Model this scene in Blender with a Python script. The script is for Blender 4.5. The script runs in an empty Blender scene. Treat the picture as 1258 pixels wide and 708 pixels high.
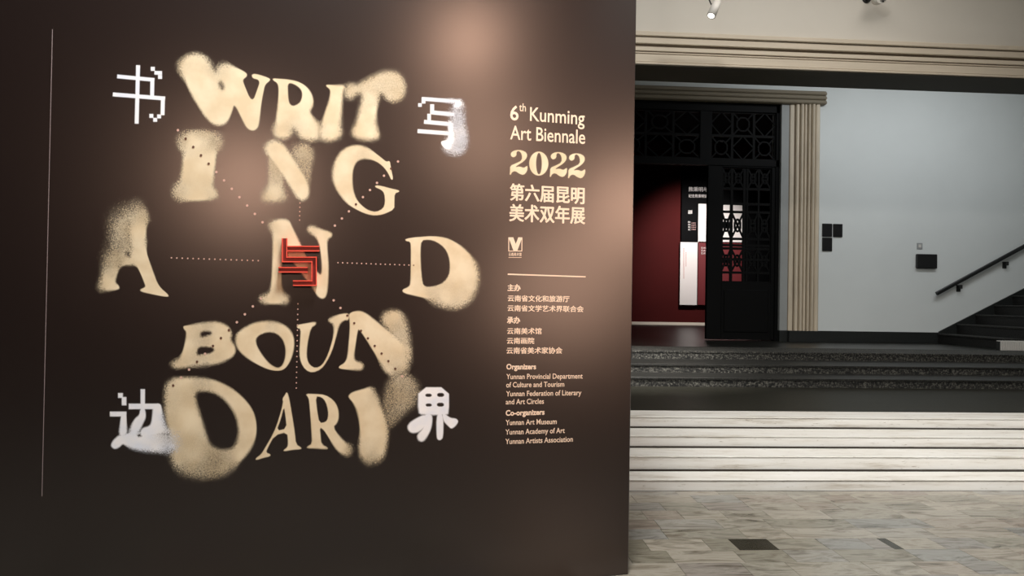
import bpy, math, random
import numpy as np
from mathutils import Vector, Matrix

random.seed(7)
SC = bpy.context.scene
COL = SC.collection

# ------------------------------------------------------------------ camera
F_PX = 908.0
YAW, PITCH, ROLL = 0.06491, 0.01380, 0.01635
CAM = Vector((0, 0, 1.6))
_f = Vector((math.sin(YAW)*math.cos(PITCH), math.cos(YAW)*math.cos(PITCH), math.sin(PITCH)))
_r0 = Vector((math.cos(YAW), -math.sin(YAW), 0)); _u0 = _r0.cross(_f)
_r = _r0*math.cos(ROLL) + _u0*math.sin(ROLL)
_u = -_r0*math.sin(ROLL) + _u0*math.cos(ROLL)
cd = bpy.data.cameras.new('camera'); cam = bpy.data.objects.new('camera', cd); COL.objects.link(cam)
cd.sensor_fit = 'HORIZONTAL'; cd.sensor_width = 36.0; cd.lens = F_PX/1258*36.0
cd.clip_start = 0.05; cd.clip_end = 200
m = Matrix(((_r.x, _u.x, -_f.x, CAM.x), (_r.y, _u.y, -_f.y, CAM.y), (_r.z, _u.z, -_f.z, CAM.z), (0, 0, 0, 1)))
cam.matrix_world = m
SC.camera = cam

# ------------------------------------------------------------------ world, exposure, large lights
W = bpy.data.worlds.new('world'); SC.world = W; W.use_nodes = True
W.node_tree.nodes['Background'].inputs[0].default_value = (0.9, 0.95, 1.0, 1)
W.node_tree.nodes['Background'].inputs[1].default_value = 0.05
SC.view_settings.view_transform = 'Standard'; SC.view_settings.look = 'None'
SC.view_settings.gamma = 1.0; SC.view_settings.exposure = 0.0
SC.view_settings.use_curve_mapping = False

def area(name, loc, size, power, col, target=None, sy=None, spread=180):
    l = bpy.data.lights.new(name, 'AREA'); l.energy = power; l.color = col
    l.shape = 'RECTANGLE'; l.size = size; l.size_y = sy or size; l.spread = math.radians(spread)
    o = bpy.data.objects.new(name, l); COL.objects.link(o); o.location = loc
    d = (Vector(target) - Vector(loc)) if target else Vector((0, 0, -1))
    o.rotation_euler = d.to_track_quat('-Z', 'Y').to_euler()
    return o
def spot(name, loc, target, power, col, size=60, blend=0.6, radius=0.05):
    l = bpy.data.lights.new(name, 'SPOT'); l.energy = power; l.color = col
    l.spot_size = math.radians(size); l.spot_blend = blend; l.shadow_soft_size = radius
    o = bpy.data.objects.new(name, l); COL.objects.link(o); o.location = loc
    o.rotation_euler = (Vector(target) - Vector(loc)).to_track_quat('-Z', 'Y').to_euler()
    return o

# hall behind the title wall: overhead and aimed lights for steps, upper hall and inner room
area('hall_light', (4.6, 7.0, 6.9), 3.6, 125, (1.0, 0.95, 0.88), sy=3.0)
area('step_fill', (4.2, 0.6, 5.8), 2.4, 104, (1.0, 0.96, 0.91), sy=1.6, target=(5.2, 7.4, -0.6), spread=76)  # added fill below the ceiling, aimed to brighten the step fronts
area('upper_hall_light', (8.4, 11.6, 6.2), 5.0, 78, (0.94, 0.97, 1.0), sy=0.8, target=(8.4, 14.6, 2.6), spread=150)
spot('inner_room_light', (7.2, 20.4, 5.2), (7.5, 23.6, 3.0), 900, (1.0, 0.95, 0.92), 84, 1.0, 0.15)
spot('landing_fill', (2.4, 8.4, 4.6), (2.3, 11.0, 0.6), 2300, (1.0, 0.96, 0.92), 60, 1.0, 0.1)  # added spot that brightens the left of the dark steps, no lamp known
# lamps of the room in front of the title wall
WA = 0.19568
WD = Vector((math.cos(WA), math.sin(WA), 0)); WN = Vector((math.sin(WA), -math.cos(WA), 0))
WO = Vector((0.98562, 4.27788, 0))

# ------------------------------------------------------------------ pixel -> plane helpers (measured on the photograph, 1258 x 708)
def ray(px, py):
    return _r*((px-629)/F_PX) - _u*((py-354)/F_PX) + _f
def at_y(px, py, Y):
    d = ray(px, py); return CAM + d*(Y/d.y)
def at_wall(px, py, off=0.0):
    d = ray(px, py); t = ((WO + WN*off - CAM).dot(WN))/d.dot(WN); return CAM + d*t
def wall_np(P, off=0.0):
    P = np.asarray(P, float); r, u, f = np.array(_r), np.array(_u), np.array(_f)
    lay = P[:, 2]*0.00004 if P.shape[1] > 2 else 0.0
    d = (P[:, :1]-629)/F_PX*r - (P[:, 1:2]-354)/F_PX*u + f
    n = np.array(WN); k = float((WO + WN*off - CAM).dot(WN)) + lay
    return np.array(CAM) + d*(k/(d@n))[:, None]

def mirror_light(px, py, z):
    """place on the ceiling that the satin wall mirrors to the viewer at (px,py)"""
    P = at_wall(px, py); v = (P - CAM).normalized(); rr = v - WN*(2*v.dot(WN))
    return P + rr*((z - P.z)/rr.z), P
for (px, py, t, pw, rad, sz) in ((575, 50, 4.0, 88, 0.20, 60), (592, 175, 4.8, 88, 0.5, 56), (304, 220, 5.5, 160, 0.34, 50), (780, 250, 6.0, 230, 0.5, 36), (690, 350, 6.0, 185, 0.8, 46)):  # second and last spots added to spread the glow on the wall
    P = at_wall(px, py); v = (P - CAM).normalized(); rr = v - WN*(2*v.dot(WN))
    spot('wall_glow_spot', P + rr*t, P, pw, (1.0, 0.60, 0.42), sz, 0.8, rad)
area('front_hall_light', tuple(WO - WD*1.2 + WN*1.8 + Vector((0, 0, 6.9))), 1.4, 650, (1.0, 0.98, 0.94), target=tuple(WO - WD*2.3 + Vector((0, 0, 0.8))), sy=0.8)

# ------------------------------------------------------------------ materials
def new_mat(name):
    m = bpy.data.materials.new(name); m.use_nodes = True
    nt = m.node_tree; b = nt.nodes['Principled BSDF']; return m, nt, b
def srgb(r, g, b):
    return tuple(((c/255)/12.92 if c/255 <= 0.04045 else ((c/255+0.055)/1.055)**2.4) for c in (r, g, b)) + (1,)
def N(nt, t, **kw):
    n = nt.nodes.new(t)
    for k, v in kw.items():
        if k.startswith('i_'):
            key = k[2:]
            n.inputs[int(key) if key.isdigit() else key].default_value = v
        else: setattr(n, k, v)
    return n
def ramp(nt, stops, fac):
    n = nt.nodes.new('ShaderNodeValToRGB'); el = n.color_ramp.elements
    while len(el) < len(stops): el.new(0.5)
    for e, (p, c) in zip(el, stops): e.position = p; e.color = c
    nt.links.new(fac, n.inputs[0]); return n
def plain(name, col, rough=0.5, metal=0.0, spec=0.5, var=0.0, vscale=3.0, bump=0.0, bscale=80, stretch=None):
    m, nt, b = new_mat(name)
    b.inputs['Base Color'].default_value = col; b.inputs['Roughness'].default_value = rough
    b.inputs['Metallic'].default_value = metal; b.inputs['Specular IOR Level'].default_value = spec
    tc = N(nt, 'ShaderNodeTexCoord'); vec = tc.outputs['Object']
    if stretch:
        mp = N(nt, 'ShaderNodeMapping'); mp.inputs['Scale'].default_value = stretch
        nt.links.new(vec, mp.inputs[0]); vec = mp.outputs[0]
    if var:
        n = N(nt, 'ShaderNodeTexNoise', i_Scale=vscale, i_Detail=6.0, i_Roughness=0.6); nt.links.new(vec, n.inputs['Vector'])
        lo = tuple(c*(1-var) for c in col[:3])+(1,); hi = tuple(min(1, c*(1+var)) for c in col[:3])+(1,)
        r = ramp(nt, [(0.3, lo), (0.7, hi)], n.outputs[0]); nt.links.new(r.outputs[0], b.inputs['Base Color'])
    if bump:
        n = N(nt, 'ShaderNodeTexNoise', i_Scale=bscale, i_Detail=3.0); nt.links.new(vec, n.inputs['Vector'])
        bp = N(nt, 'ShaderNodeBump', i_Strength=bump, i_Distance=0.01); nt.links.new(n.outputs[0], bp.inputs['Height'])
        nt.links.new(bp.outputs[0], b.inputs['Normal'])
    return m

M = {}
M['panel'] = plain('brown_vinyl', srgb(25, 16, 15), 0.28, spec=1.0, var=0.06, vscale=1.2)
M['cream_print'] = plain('cream_ink', srgb(240, 226, 198), 0.45)
M['plaster'] = plain('white_plaster', srgb(214, 218, 216), 0.75, var=0.03, vscale=0.8, bump=0.05, bscale=60)
M['plaster_warm'] = plain('warm_plaster', srgb(212, 207, 198), 0.75, var=0.03, vscale=0.7)
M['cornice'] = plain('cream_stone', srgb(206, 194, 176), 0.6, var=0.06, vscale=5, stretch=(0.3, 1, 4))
M['groove'] = plain('groove_shade', srgb(104, 90, 74), 0.8)  # dark brown stands in for shade in the moulding gaps
M['soffit'] = plain('shaded_soffit', srgb(62, 58, 46), 0.7, var=0.1)  # shade under the header beam is put into this dark colour
M['hood'] = plain('shaded_stone', srgb(128, 118, 100), 0.6, var=0.1, vscale=6, stretch=(0.3, 1, 3))  # shade on the door hood is mixed into this dark stone colour
M['jamb'] = plain('fluted_stone', srgb(202, 188, 166), 0.55, var=0.12, vscale=9, stretch=(1, 1, 0.15))
M['reveal'] = plain('grey_reveal', srgb(150, 152, 150), 0.6, var=0.05)
M['black_wood'] = plain('black_lacquer', srgb(6, 6, 6), 0.6, spec=0.12)
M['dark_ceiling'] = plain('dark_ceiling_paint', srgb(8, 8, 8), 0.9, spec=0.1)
M['dark_skirt'] = plain('dark_granite_skirting', srgb(32, 34, 33), 0.4, var=0.2, vscale=30)
M['black_rail'] = plain('black_rail', srgb(16, 18, 18), 0.45)
M['plate'] = plain('black_plate', srgb(18, 18, 20), 0.35)
M['switch'] = plain('grey_switch', srgb(150, 152, 152), 0.5)
M['red_room'] = plain('dark_red_wall', srgb(72, 18, 17), 0.8, spec=0.15, var=0.08, vscale=1)
M['board_black'] = plain('black_board', srgb(5, 5, 6), 0.7, spec=0.08)
M['board_white'] = plain('white_board', srgb(236, 228, 224), 0.5)
M['board_red'] = plain('red_board', srgb(108, 30, 34), 0.6)
M['board_text'] = plain('faint_text', srgb(205, 160, 155), 0.5)
M['red'] = plain('red_lacquer', srgb(232, 84, 68), 0.35)
M['dark_red'] = plain('deep_red_lacquer', srgb(120, 24, 22), 0.45)
M['white_metal'] = plain('white_metal', srgb(205, 202, 196), 0.4)
M['dark_metal'] = plain('dark_metal', srgb(20, 20, 20), 0.4)
M['dot_pink'] = plain('pink_ink', srgb(204, 172, 160), 0.5)
M['dot_dark'] = plain('brown_ink', srgb(96, 66, 52), 0.5)
M['hairline'] = plain('grey_ink', srgb(140, 128, 130), 0.5)
M['skirting_lit'] = plain('lit_skirting', srgb(235, 222, 205), 0.5)  # pale tone carries the lit look of the strip at the wall foot

def emit(name, col, s):
    m, nt, b = new_mat(name); b.inputs['Emission Color'].default_value = col; b.inputs['Emission Strength'].default_value = s
    b.inputs['Base Color'].default_value = col; return m
M['lens'] = emit('lit_lens', (1, 0.95, 0.88, 1), 6)

def ink_mat(name, c_soft, c_hard, rough=0.5):
    m, nt, b = new_mat(name); b.inputs['Roughness'].default_value = rough
    g = N(nt, 'ShaderNodeAttribute', attribute_name='edge'); d = N(nt, 'ShaderNodeAttribute', attribute_name='cover')
    tc = N(nt, 'ShaderNodeTexCoord')
    n = N(nt, 'ShaderNodeTexNoise', i_Scale=210.0, i_Detail=2.0, i_Roughness=0.9)
    nt.links.new(tc.outputs['Object'], n.inputs['Vector'])
    def M2(op, a, b_, clamp=False):
        x = N(nt, 'ShaderNodeMath', operation=op); x.use_clamp = clamp
        for i, v in enumerate((a, b_)):
            if isinstance(v, (int, float)): x.inputs[i].default_value = v
            else: nt.links.new(v, x.inputs[i])
        return x.outputs[0]
    gr = N(nt, 'ShaderNodeAttribute', attribute_name='grain')
    nz = M2('MULTIPLY', M2('SUBTRACT', n.outputs[0], 0.5), 5.0)
    e = M2('ADD', g.outputs['Fac'], M2('MULTIPLY', nz, gr.outputs['Fac']))
    mr = N(nt, 'ShaderNodeMapRange', interpolation_type='SMOOTHSTEP'); mr.inputs[1].default_value = -1; mr.inputs[2].default_value = 1
    nt.links.new(e, mr.inputs[0])
    inv = M2('SUBTRACT', 1.0, d.outputs['Fac'])
    dd = M2('ADD', d.outputs['Fac'], M2('MULTIPLY', M2('MULTIPLY', nz, inv), 0.6), True)
    al = M2('MULTIPLY', mr.outputs[0], dd, True)
    # faint warm mottling of the sprayed print
    n2 = N(nt, 'ShaderNodeTexNoise', i_Scale=9.0, i_Detail=3.0); nt.links.new(tc.outputs['Object'], n2.inputs['Vector'])
    r = ramp(nt, [(0.35, c_soft), (0.65, c_hard)], n2.outputs[0]); nt.links.new(r.outputs[0], b.inputs['Base Color'])
    tr = N(nt, 'ShaderNodeBsdfTransparent'); mx = N(nt, 'ShaderNodeMixShader')
    nt.links.new(al, mx.inputs[0]); nt.links.new(tr.outputs[0], mx.inputs[1]); nt.links.new(b.outputs[0], mx.inputs[2])
    nt.links.new(mx.outputs[0], nt.nodes['Material Output'].inputs['Surface']); return m
M['ink'] = ink_mat('cream_spray', srgb(218, 203, 170), srgb(232, 221, 192))
M['ink_white'] = ink_mat('white_spray', srgb(226, 236, 250), srgb(244, 248, 252))

def marble(name, dark=False):
    m, nt, b = new_mat(name); b.inputs['Roughness'].default_value = 0.22
    at = N(nt, 'ShaderNodeAttribute', attribute_name='tone'); tc = N(nt, 'ShaderNodeTexCoord')
    mp = N(nt, 'ShaderNodeMapping'); mp.inputs['Scale'].default_value = (1.0, 3.6, 1.0)
    off = N(nt, 'ShaderNodeVectorMath', operation='SCALE'); off.inputs[0].default_value = (37, 91, 53)
    nt.links.new(at.outputs['Fac'], off.inputs['Scale'])
    ad = N(nt, 'ShaderNodeVectorMath', operation='ADD'); nt.links.new(tc.outputs['Object'], mp.inputs[0])
    nt.links.new(mp.outputs[0], ad.inputs[0]); nt.links.new(off.outputs[0], ad.inputs[1])
    n = N(nt, 'ShaderNodeTexNoise', i_Scale=2.2, i_Detail=8.0, i_Roughness=0.62, i_Distortion=1.2); nt.links.new(ad.outputs[0], n.inputs['Vector'])
    cols = [(0.0, srgb(36, 34, 27)), (0.10, srgb(57, 53, 43)), (0.14, srgb(111, 107, 95)), (0.35, srgb(133, 130, 121)),
            (0.55, srgb(144, 139, 129)), (0.72, srgb(131, 122, 114)), (0.86, srgb(126, 126, 123)), (1.0, srgb(153, 147, 136))]
    base = ramp(nt, cols, at.outputs['Fac'])
    vein = ramp(nt, [(0.30, (0.34, 0.31, 0.26, 1)), (0.44, (0.80, 0.78, 0.75, 1)), (0.52, (1.06, 1.05, 1.03, 1)), (0.60, (0.84, 0.81, 0.77, 1)), (0.70, (0.55, 0.50, 0.45, 1))], n.outputs[0])
    mx = N(nt, 'ShaderNodeMix', data_type='RGBA', blend_type='MULTIPLY'); mx.inputs[0].default_value = 1.0
    nt.links.new(base.outputs[0], mx.inputs[6]); nt.links.new(vein.outputs[0], mx.inputs[7])
    nt.links.new(mx.outputs[2], b.inputs['Base Color']); return m
M['marble'] = marble('floor_marble')

def pale_stone(name):
    m, nt, b = new_mat(name); b.inputs['Roughness'].default_value = 0.5
    tc = N(nt, 'ShaderNodeTexCoord'); mp = N(nt, 'ShaderNodeMapping'); mp.inputs['Scale'].default_value = (0.5, 3, 6)
    nt.links.new(tc.outputs['Object'], mp.inputs[0])
    n = N(nt, 'ShaderNodeTexNoise', i_Scale=3.0, i_Detail=7.0, i_Roughness=0.65); nt.links.new(mp.outputs[0], n.inputs['Vector'])
    r = ramp(nt, [(0.28, srgb(170, 162, 150)), (0.45, srgb(208, 205, 199)), (0.7, srgb(218, 217, 214))], n.outputs[0])
    mp2 = N(nt, 'ShaderNodeMapping'); mp2.inputs['Scale'].default_value = (6, 20, 40); nt.links.new(tc.outputs['Object'], mp2.inputs[0])
    n2 = N(nt, 'ShaderNodeTexNoise', i_Scale=1.6, i_Detail=6.0, i_Roughness=0.7); nt.links.new(mp2.outputs[0], n2.inputs['Vector'])
    r2 = ramp(nt, [(0.30, (0.35, 0.30, 0.24, 1)), (0.38, (1, 1, 1, 1))], n2.outputs[0])
    mx = N(nt, 'ShaderNodeMix', data_type='RGBA', blend_type='MULTIPLY'); mx.inputs[0].default_value = 1
    nt.links.new(r.outputs[0], mx.inputs[6]); nt.links.new(r2.outputs[0], mx.inputs[7]); nt.links.new(mx.outputs[2], b.inputs['Base Color'])
    return m
M['pale_stone'] = pale_stone('pale_step_stone')

def granite(name, rough, lo, hi, sp, bump):
    m, nt, b = new_mat(name); b.inputs['Roughness'].default_value = rough; b.inputs['Specular IOR Level'].default_value = 0.3
    tc = N(nt, 'ShaderNodeTexCoord')
    n = N(nt, 'ShaderNodeTexNoise', i_Scale=sp, i_Detail=3.0, i_Roughness=0.8); nt.links.new(tc.outputs['Object'], n.inputs['Vector'])
    r = ramp(nt, [(0.48, lo), (0.66, hi)], n.outputs[0]); nt.links.new(r.outputs[0], b.inputs['Base Color'])
    if bump:
        bp = N(nt, 'ShaderNodeBump', i_Strength=bump, i_Distance=0.004); nt.links.new(n.outputs[0], bp.inputs['Height']); nt.links.new(bp.outputs[0], b.inputs['Normal'])
    return m
M['granite_rough'] = granite('flamed_granite', 0.7, srgb(14, 14, 13), srgb(104, 102, 95), 42, 0.6)
M['granite_tread'] = granite('granite_tread', 0.5, srgb(20, 20, 18), srgb(60, 59, 55), 55, 0.2)
M['granite_polish'] = granite('polished_granite', 0.34, srgb(22, 22, 19), srgb(31, 30, 27), 30, 0)
M['granite_matte'] = granite('honed_granite', 0.45, srgb(36, 35, 30), srgb(48, 47, 41), 30, 0)
M['granite_matte'].node_tree.nodes['Principled BSDF'].inputs['Specular IOR Level'].default_value = 0.06
M['granite_side'] = granite('dark_side_granite', 0.5, srgb(22, 22, 21), srgb(40, 39, 37), 30, 0)
M['joint'] = plain('dark_joint', srgb(40, 34, 26), 0.9)

# ------------------------------------------------------------------ mesh helpers
class MB:
    def __init__(s): s.v = []; s.f = []; s.mi = []
    def add(s, vs, fs, mi=0):
        k = len(s.v); s.v += [tuple(v) for v in vs]; s.f += [tuple(i+k for i in f) for f in fs]; s.mi += [mi]*len(fs); return s
    def box(s, x0, x1, y0, y1, z0, z1, mi=0, bev=0.0, T=None):
        x0, x1 = sorted((x0, x1)); y0, y1 = sorted((y0, y1)); z0, z1 = sorted((z0, z1))
        if bev <= 0:
            vs = [(x, y, z) for x in (x0, x1) for y in (y0, y1) for z in (z0, z1)]
            fs = [(0, 1, 3, 2), (4, 6, 7, 5), (0, 4, 5, 1), (2, 3, 7, 6), (0, 2, 6, 4), (1, 5, 7, 3)]
        else:
            b = min(bev, (x1-x0)*.45, (y1-y0)*.45, (z1-z0)*.45); vs = []; idx = {}
            C = ((x0, x1), (y0, y1), (z0, z1))
            for a in (0, 1):
                for c in (0, 1):
                    for d in (0, 1):
                        for ax in range(3):
                            p = []
                            for k, sgn in enumerate((a, c, d)):
                                q = C[k][sgn]
                                if k != ax: q += b if sgn == 0 else -b
                                p.append(q)
                            idx[(a, c, d, ax)] = len(vs); vs.append(tuple(p))
            fs = []
            for ax in range(3):
                o = [k for k in range(3) if k != ax]
                for sgn in (0, 1):
                    q = []
                    for (i, j) in ((0, 0), (1, 0), (1, 1), (0, 1)):
                        key = [0, 0, 0]; key[ax] = sgn; key[o[0]] = i; key[o[1]] = j; q.append(idx[(*key, ax)])
                    fs.append(tuple(q))
                for i in (0, 1):
                    for j in (0, 1):
                        k0 = [0, 0, 0]; k0[o[0]] = i; k0[o[1]] = j; k1 = list(k0); k1[ax] = 1
                        fs.append((idx[(*k0, o[0])], idx[(*k0, o[1])], idx[(*k1, o[1])], idx[(*k1, o[0])]))
            for a in (0, 1):
                for c in (0, 1):
                    for d in (0, 1): fs.append(tuple(idx[(a, c, d, ax)] for ax in range(3)))
        if T: vs = [T(v) for v in vs]
        return s.add(vs, fs, mi)
    def tube(s, p0, p1, r0, r1=None, n=16, mi=0, caps=True):
        p0, p1 = Vector(p0), Vector(p1); r1 = r0 if r1 is None else r1
        a = (p1-p0).normalized(); u = a.orthogonal().normalized(); w = a.cross(u)
        vs = []
        for p, r in ((p0, r0), (p1, r1)):
            for i in range(n):
                t = 2*math.pi*i/n; vs.append(p + (u*math.cos(t) + w*math.sin(t))*r)
        fs = [(i, (i+1) % n, n+(i+1) % n, n+i) for i in range(n)]
        if caps: fs += [tuple(range(n-1, -1, -1)), tuple(range(n, 2*n))]
        return s.add(vs, fs, mi)
    def extr_x(s, prof, x0, x1, seg=1, jit=None, mi=0):
        """closed (y,z) profile swept along x"""
        n = len(prof); vs = []
        for i in range(seg+1):
            x = x0 + (x1-x0)*i/seg
            for k, (y, z) in enumerate(prof):
                dy, dz = jit(k, i) if jit else (0, 0); vs.append((x, y+dy, z+dz))
        fs = [(i*n+k, (i+1)*n+k, (i+1)*n+(k+1) % n, i*n+(k+1) % n) for i in range(seg) for k in range(n)]
        fs += [tuple(range(n)), tuple(seg*n+k for k in range(n-1, -1, -1))]
        return s.add(vs, fs, mi)
    def build(s, name, mats, parent=None, smooth=False):
        me = bpy.data.meshes.new(name); me.from_pydata(s.v, [], s.f)
        for mt in (mats if isinstance(mats, (list, tuple)) else [mats]): me.materials.append(mt)
        if any(s.mi): me.polygons.foreach_set('material_index', s.mi)
        if smooth: me.polygons.foreach_set('use_smooth', [len(f) <= 4 for f in s.f])
        me.update(); bm_fix(me)
        o = bpy.data.objects.new(name, me); COL.objects.link(o)
        if parent: o.parent = parent; o.matrix_parent_inverse = parent.matrix_basis.inverted()
        return o
def bm_fix(me):
    import bmesh
    bm = bmesh.new(); bm.from_mesh(me); bmesh.ops.recalc_face_normals(bm, faces=bm.faces); bm.to_mesh(me); bm.free()
def empty(name, loc):
    o = bpy.data.objects.new(name, None); COL.objects.link(o); o.location = loc; o.empty_display_size = 0.1; return o
def tag(o, label, cat, group=None):
    o['label'] = label; o['category'] = cat
    if group: o['group'] = group
    return o
def struct(o): o['kind'] = 'structure'; return o
def box_obj(name, b, mat, parent=None, bev=0.0): return MB().box(*b, bev=bev).build(name, mat, parent)

# ------------------------------------------------------------------ levels
ZU = 0.815
Y0, YL, YH, YW = 6.134, 7.68, 9.9, 14.62
XR = 13.0; XL = -7.0

# ------------------------------------------------------------------ floor of marble tiles
fl = struct(box_obj('floor', (XL, XR, -6, 6.14, -0.2, -0.006), M['joint']))
ROW = 0.2216; edges = [Y0]; y = 6.008
while y > -6: edges.append(y); y -= ROW
def tile_mesh(mb, x0, x1, ya, yb):
    g = 0.0012; mb.box(x0+g, x1-g, ya+g, yb-g, -0.02, 0.0006*random.uniform(-1, 0.2), bev=0.0008)
def set_tone(o, vals):
    a = o.data.attributes.new('tone', 'FLOAT', 'FACE'); a.data.foreach_set('value', np.asarray(vals, dtype=np.float32))
def pick_tone(far=False):
    r = random.random()
    if far: return random.uniform(0.3, 1.0)
    return random.uniform(0.02, 0.10) if r < 0.02 else random.uniform(0.16, 0.3) if r < 0.2 else random.uniform(0.3, 1.0)
fixed = {}
def gx(px, py):   # x on the floor plane
    d = ray(px, py); t = -CAM.z/d.z; return CAM.x + d.x*t
# joints read off the photograph in the two nearest full rows
for ri in range(len(edges)-1):
    ya, yb = edges[ri+1], edges[ri]
    if abs(ya-4.68) < 0.06: fixed[ri] = ([gx(v, 667) for v in (752, 792, 866, 899, 947, 1008, 1062, 1086, 1097, 1150, 1205)], [.18, .55, .24, .04, .3, .85, .8, .07, .5, .82, .3])
    if abs(ya-4.46) < 0.06: fixed[ri] = ([gx(v, 681) for v in (770, 821, 905, 967, 1030, 1120, 1190)], [.2, .5, .25, .9, .3, .87, .6, .35])
bulk = MB(); bt = []; ntile = 0
for ri in range(len(edges)-1):
    ya, yb = edges[ri+1], edges[ri]; x = XL + random.uniform(0, 0.3); prev = XL; xs = [XL]
    fx, ft = fixed.get(ri, (None, None)); tones = []
    while x < XR:
        if fx and fx[0] - 0.15 < x < fx[-1] + 0.15:
            if prev < fx[0]: xs += list(fx); tones_at = len(xs)
            prev = fx[-1]; x = fx[-1] + random.uniform(0.3, 0.5); continue
        xs.append(x); prev = x; x += random.uniform(0.24, 0.62)
    xs.append(XR)
    for i in range(len(xs)-1):
        a, b = xs[i], xs[i+1]
        if b-a < 0.02: continue
        tone = pick_tone(yb > 5.0)
        if fx and any(abs(a-v) < 1e-6 for v in fx): tone = ft[min(len(ft)-1, [abs(a-v) < 1e-6 for v in fx].index(True))]
        if yb > 4.2 and b > 0.85*1 and a < 0.17 + 0.66*yb + 0.9 and a > -0.1:
            mb = MB(); tile_mesh(mb, a, b, ya, yb); o = mb.build('floor_tile', M['marble'], fl); set_tone(o, [tone]*len(o.data.polygons)); ntile += 1
        else:
            k = len(bulk.f); tile_mesh(bulk, a, b, ya, yb); bt += [tone]*(len(bulk.f)-k)
o = bulk.build('floor_tiling', M['marble'], fl); set_tone(o, bt); o['kind'] = 'stuff'
print('tiles', ntile)

# ------------------------------------------------------------------ lower flight of pale steps
st = tag(empty('stone_steps', (4, Y0, 0)), 'wide flight of four pale worn stone steps rising from the marble floor', 'steps')
lev = [(0.0, 6.134), (0.095, 6.454), (0.225, 6.826), (0.335, 7.25), (0.445, 7.68)]
def chip_jit(seed, amt, keys):
    rnd = random.Random(seed); cache = {}
    def j(k, i):
        if k not in keys: return 0, 0
        if i not in cache:
            cache[i] = (rnd.uniform(0, 1)**6)*amt if rnd.random() < 0.55 else 0
        return 0, -cache[i]
    return j
for i in range(4):
    z0, ya = lev[i]; z1, yb = lev[i+1]
    # riser slab, set back under the tread nosing
    MB().box(XL+5.01, XR-0.01, ya+0.010, ya+0.10, z0+(0.0 if i == 0 else 0.013), z1-0.011).build('step_riser', M['pale_stone'], st)
    # dark joint under the nosing and at the foot of the next riser
    MB().box(XL+5.01, XR-0.01, ya+0.016, ya+0.09, z1-0.012, z1-0.007).build('mortar_joint', M['joint'], st)
    prof = [(ya+0.001, z1-0.0085), (ya-0.001, z1-0.004), (ya+0.004, z1), (yb-0.018, z1), (yb-0.018, z1-0.0085)]
    MB().extr_x(prof, XL+5.01, XR-0.01, 260, chip_jit(i+3, 0.004, (1, 2))).build('step_tread', M['pale_stone'], st)
    MB().box(XL+5.01, XR-0.01, yb-0.019, yb+0.06, z1-0.03, z1+(0.0125 if i < 3 else -0.002)).build('mortar_joint', M['joint'], st)

# ------------------------------------------------------------------ landing and upper flight of dark steps
ld = struct(box_obj('floor_landing', (XL+5.01, XR-0.01, YL+0.004, 9.82, 0.2, 0.445), M['granite_matte']))
ds = tag(empty('granite_steps', (5, 9.81, 0.445)), 'flight of three dark speckled granite steps between landing and upper hall', 'steps')
lv = [(0.445, 9.81), (0.567, 10.498), (0.686, 11.433), (0.815, 12.506)]
for i in range(3):
    z0, ya = lv[i]; z1 = lv[i+1][0]; yb = lv[i+1][1]
    MB().box(XL+5.01, XR-0.01, ya+0.012, ya+0.10, z0, z1-0.03).build('step_riser', M['granite_rough'], ds)
    MB().extr_x([(ya, z1-0.03), (ya-0.001, z1-0.005), (ya+0.004, z1), (yb+0.02, z1), (yb+0.02, z1-0.03)], XL+5.01, XR-0.01, 1).build('step_tread', M['granite_tread' if i < 2 else 'granite_rough'], ds)
uf = struct(box_obj('floor_upper', (XL+5.01, XR-0.01, 12.52, 25.0, 0.5, ZU), M['granite_polish']))

# ------------------------------------------------------------------ room shell
def pz(y, Y): return at_y(781, y, Y).z
YF = 9.9
zb = pz(78, YF)
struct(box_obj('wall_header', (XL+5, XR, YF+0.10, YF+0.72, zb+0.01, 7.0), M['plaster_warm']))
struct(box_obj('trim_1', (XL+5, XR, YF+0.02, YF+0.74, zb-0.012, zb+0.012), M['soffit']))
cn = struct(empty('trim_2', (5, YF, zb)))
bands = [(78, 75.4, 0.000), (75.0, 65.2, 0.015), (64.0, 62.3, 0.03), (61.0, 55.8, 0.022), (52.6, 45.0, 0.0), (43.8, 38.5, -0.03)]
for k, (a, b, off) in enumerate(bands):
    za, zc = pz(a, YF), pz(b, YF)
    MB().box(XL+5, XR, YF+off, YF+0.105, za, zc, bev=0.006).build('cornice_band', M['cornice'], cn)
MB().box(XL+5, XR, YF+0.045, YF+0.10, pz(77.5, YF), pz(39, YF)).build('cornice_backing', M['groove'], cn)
# far wall of the upper hall, with the doorway cut out
dx0, dx1 = 1.80, at_y(958.5, 300, YW).x + 0.02
dz1 = at_y(860, 121.5, YW).z
wf = MB(); wf.box(XL+5, dx0, YW, YW+0.5, ZU, 7); wf.box(dx1, XR, YW, YW+0.5, ZU, 7); wf.box(dx0, dx1, YW, YW+0.5, dz1, 7)
struct(wf.build('wall_back', M['plaster']))
struct(box_obj('wall_left', (XL-0.2, XL, -6, 9.9, 0, 7), M['plaster']))
struct(box_obj('wall_left_upper', (XL+4.8, XL+5, 6.2, 25, 0, 7), M['plaster']))
struct(box_obj('wall_right', (XR, XR+0.2, -6, 25, 0, 7), M['plaster']))
struct(box_obj('wall_rear', (XL, XR, -6.2, -6, 0, 7), plain('rear_wall_brown', srgb(60, 54, 50), 0.8)))
struct(box_obj('ceiling', (XL, XR, -6, 10.62, 7.0, 7.1), M['plaster_warm']))
struct(box_obj('ceiling_upper', (XL+5, XR, 10.62, 15.1, 6.6, 6.7), M['plaster']))
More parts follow.
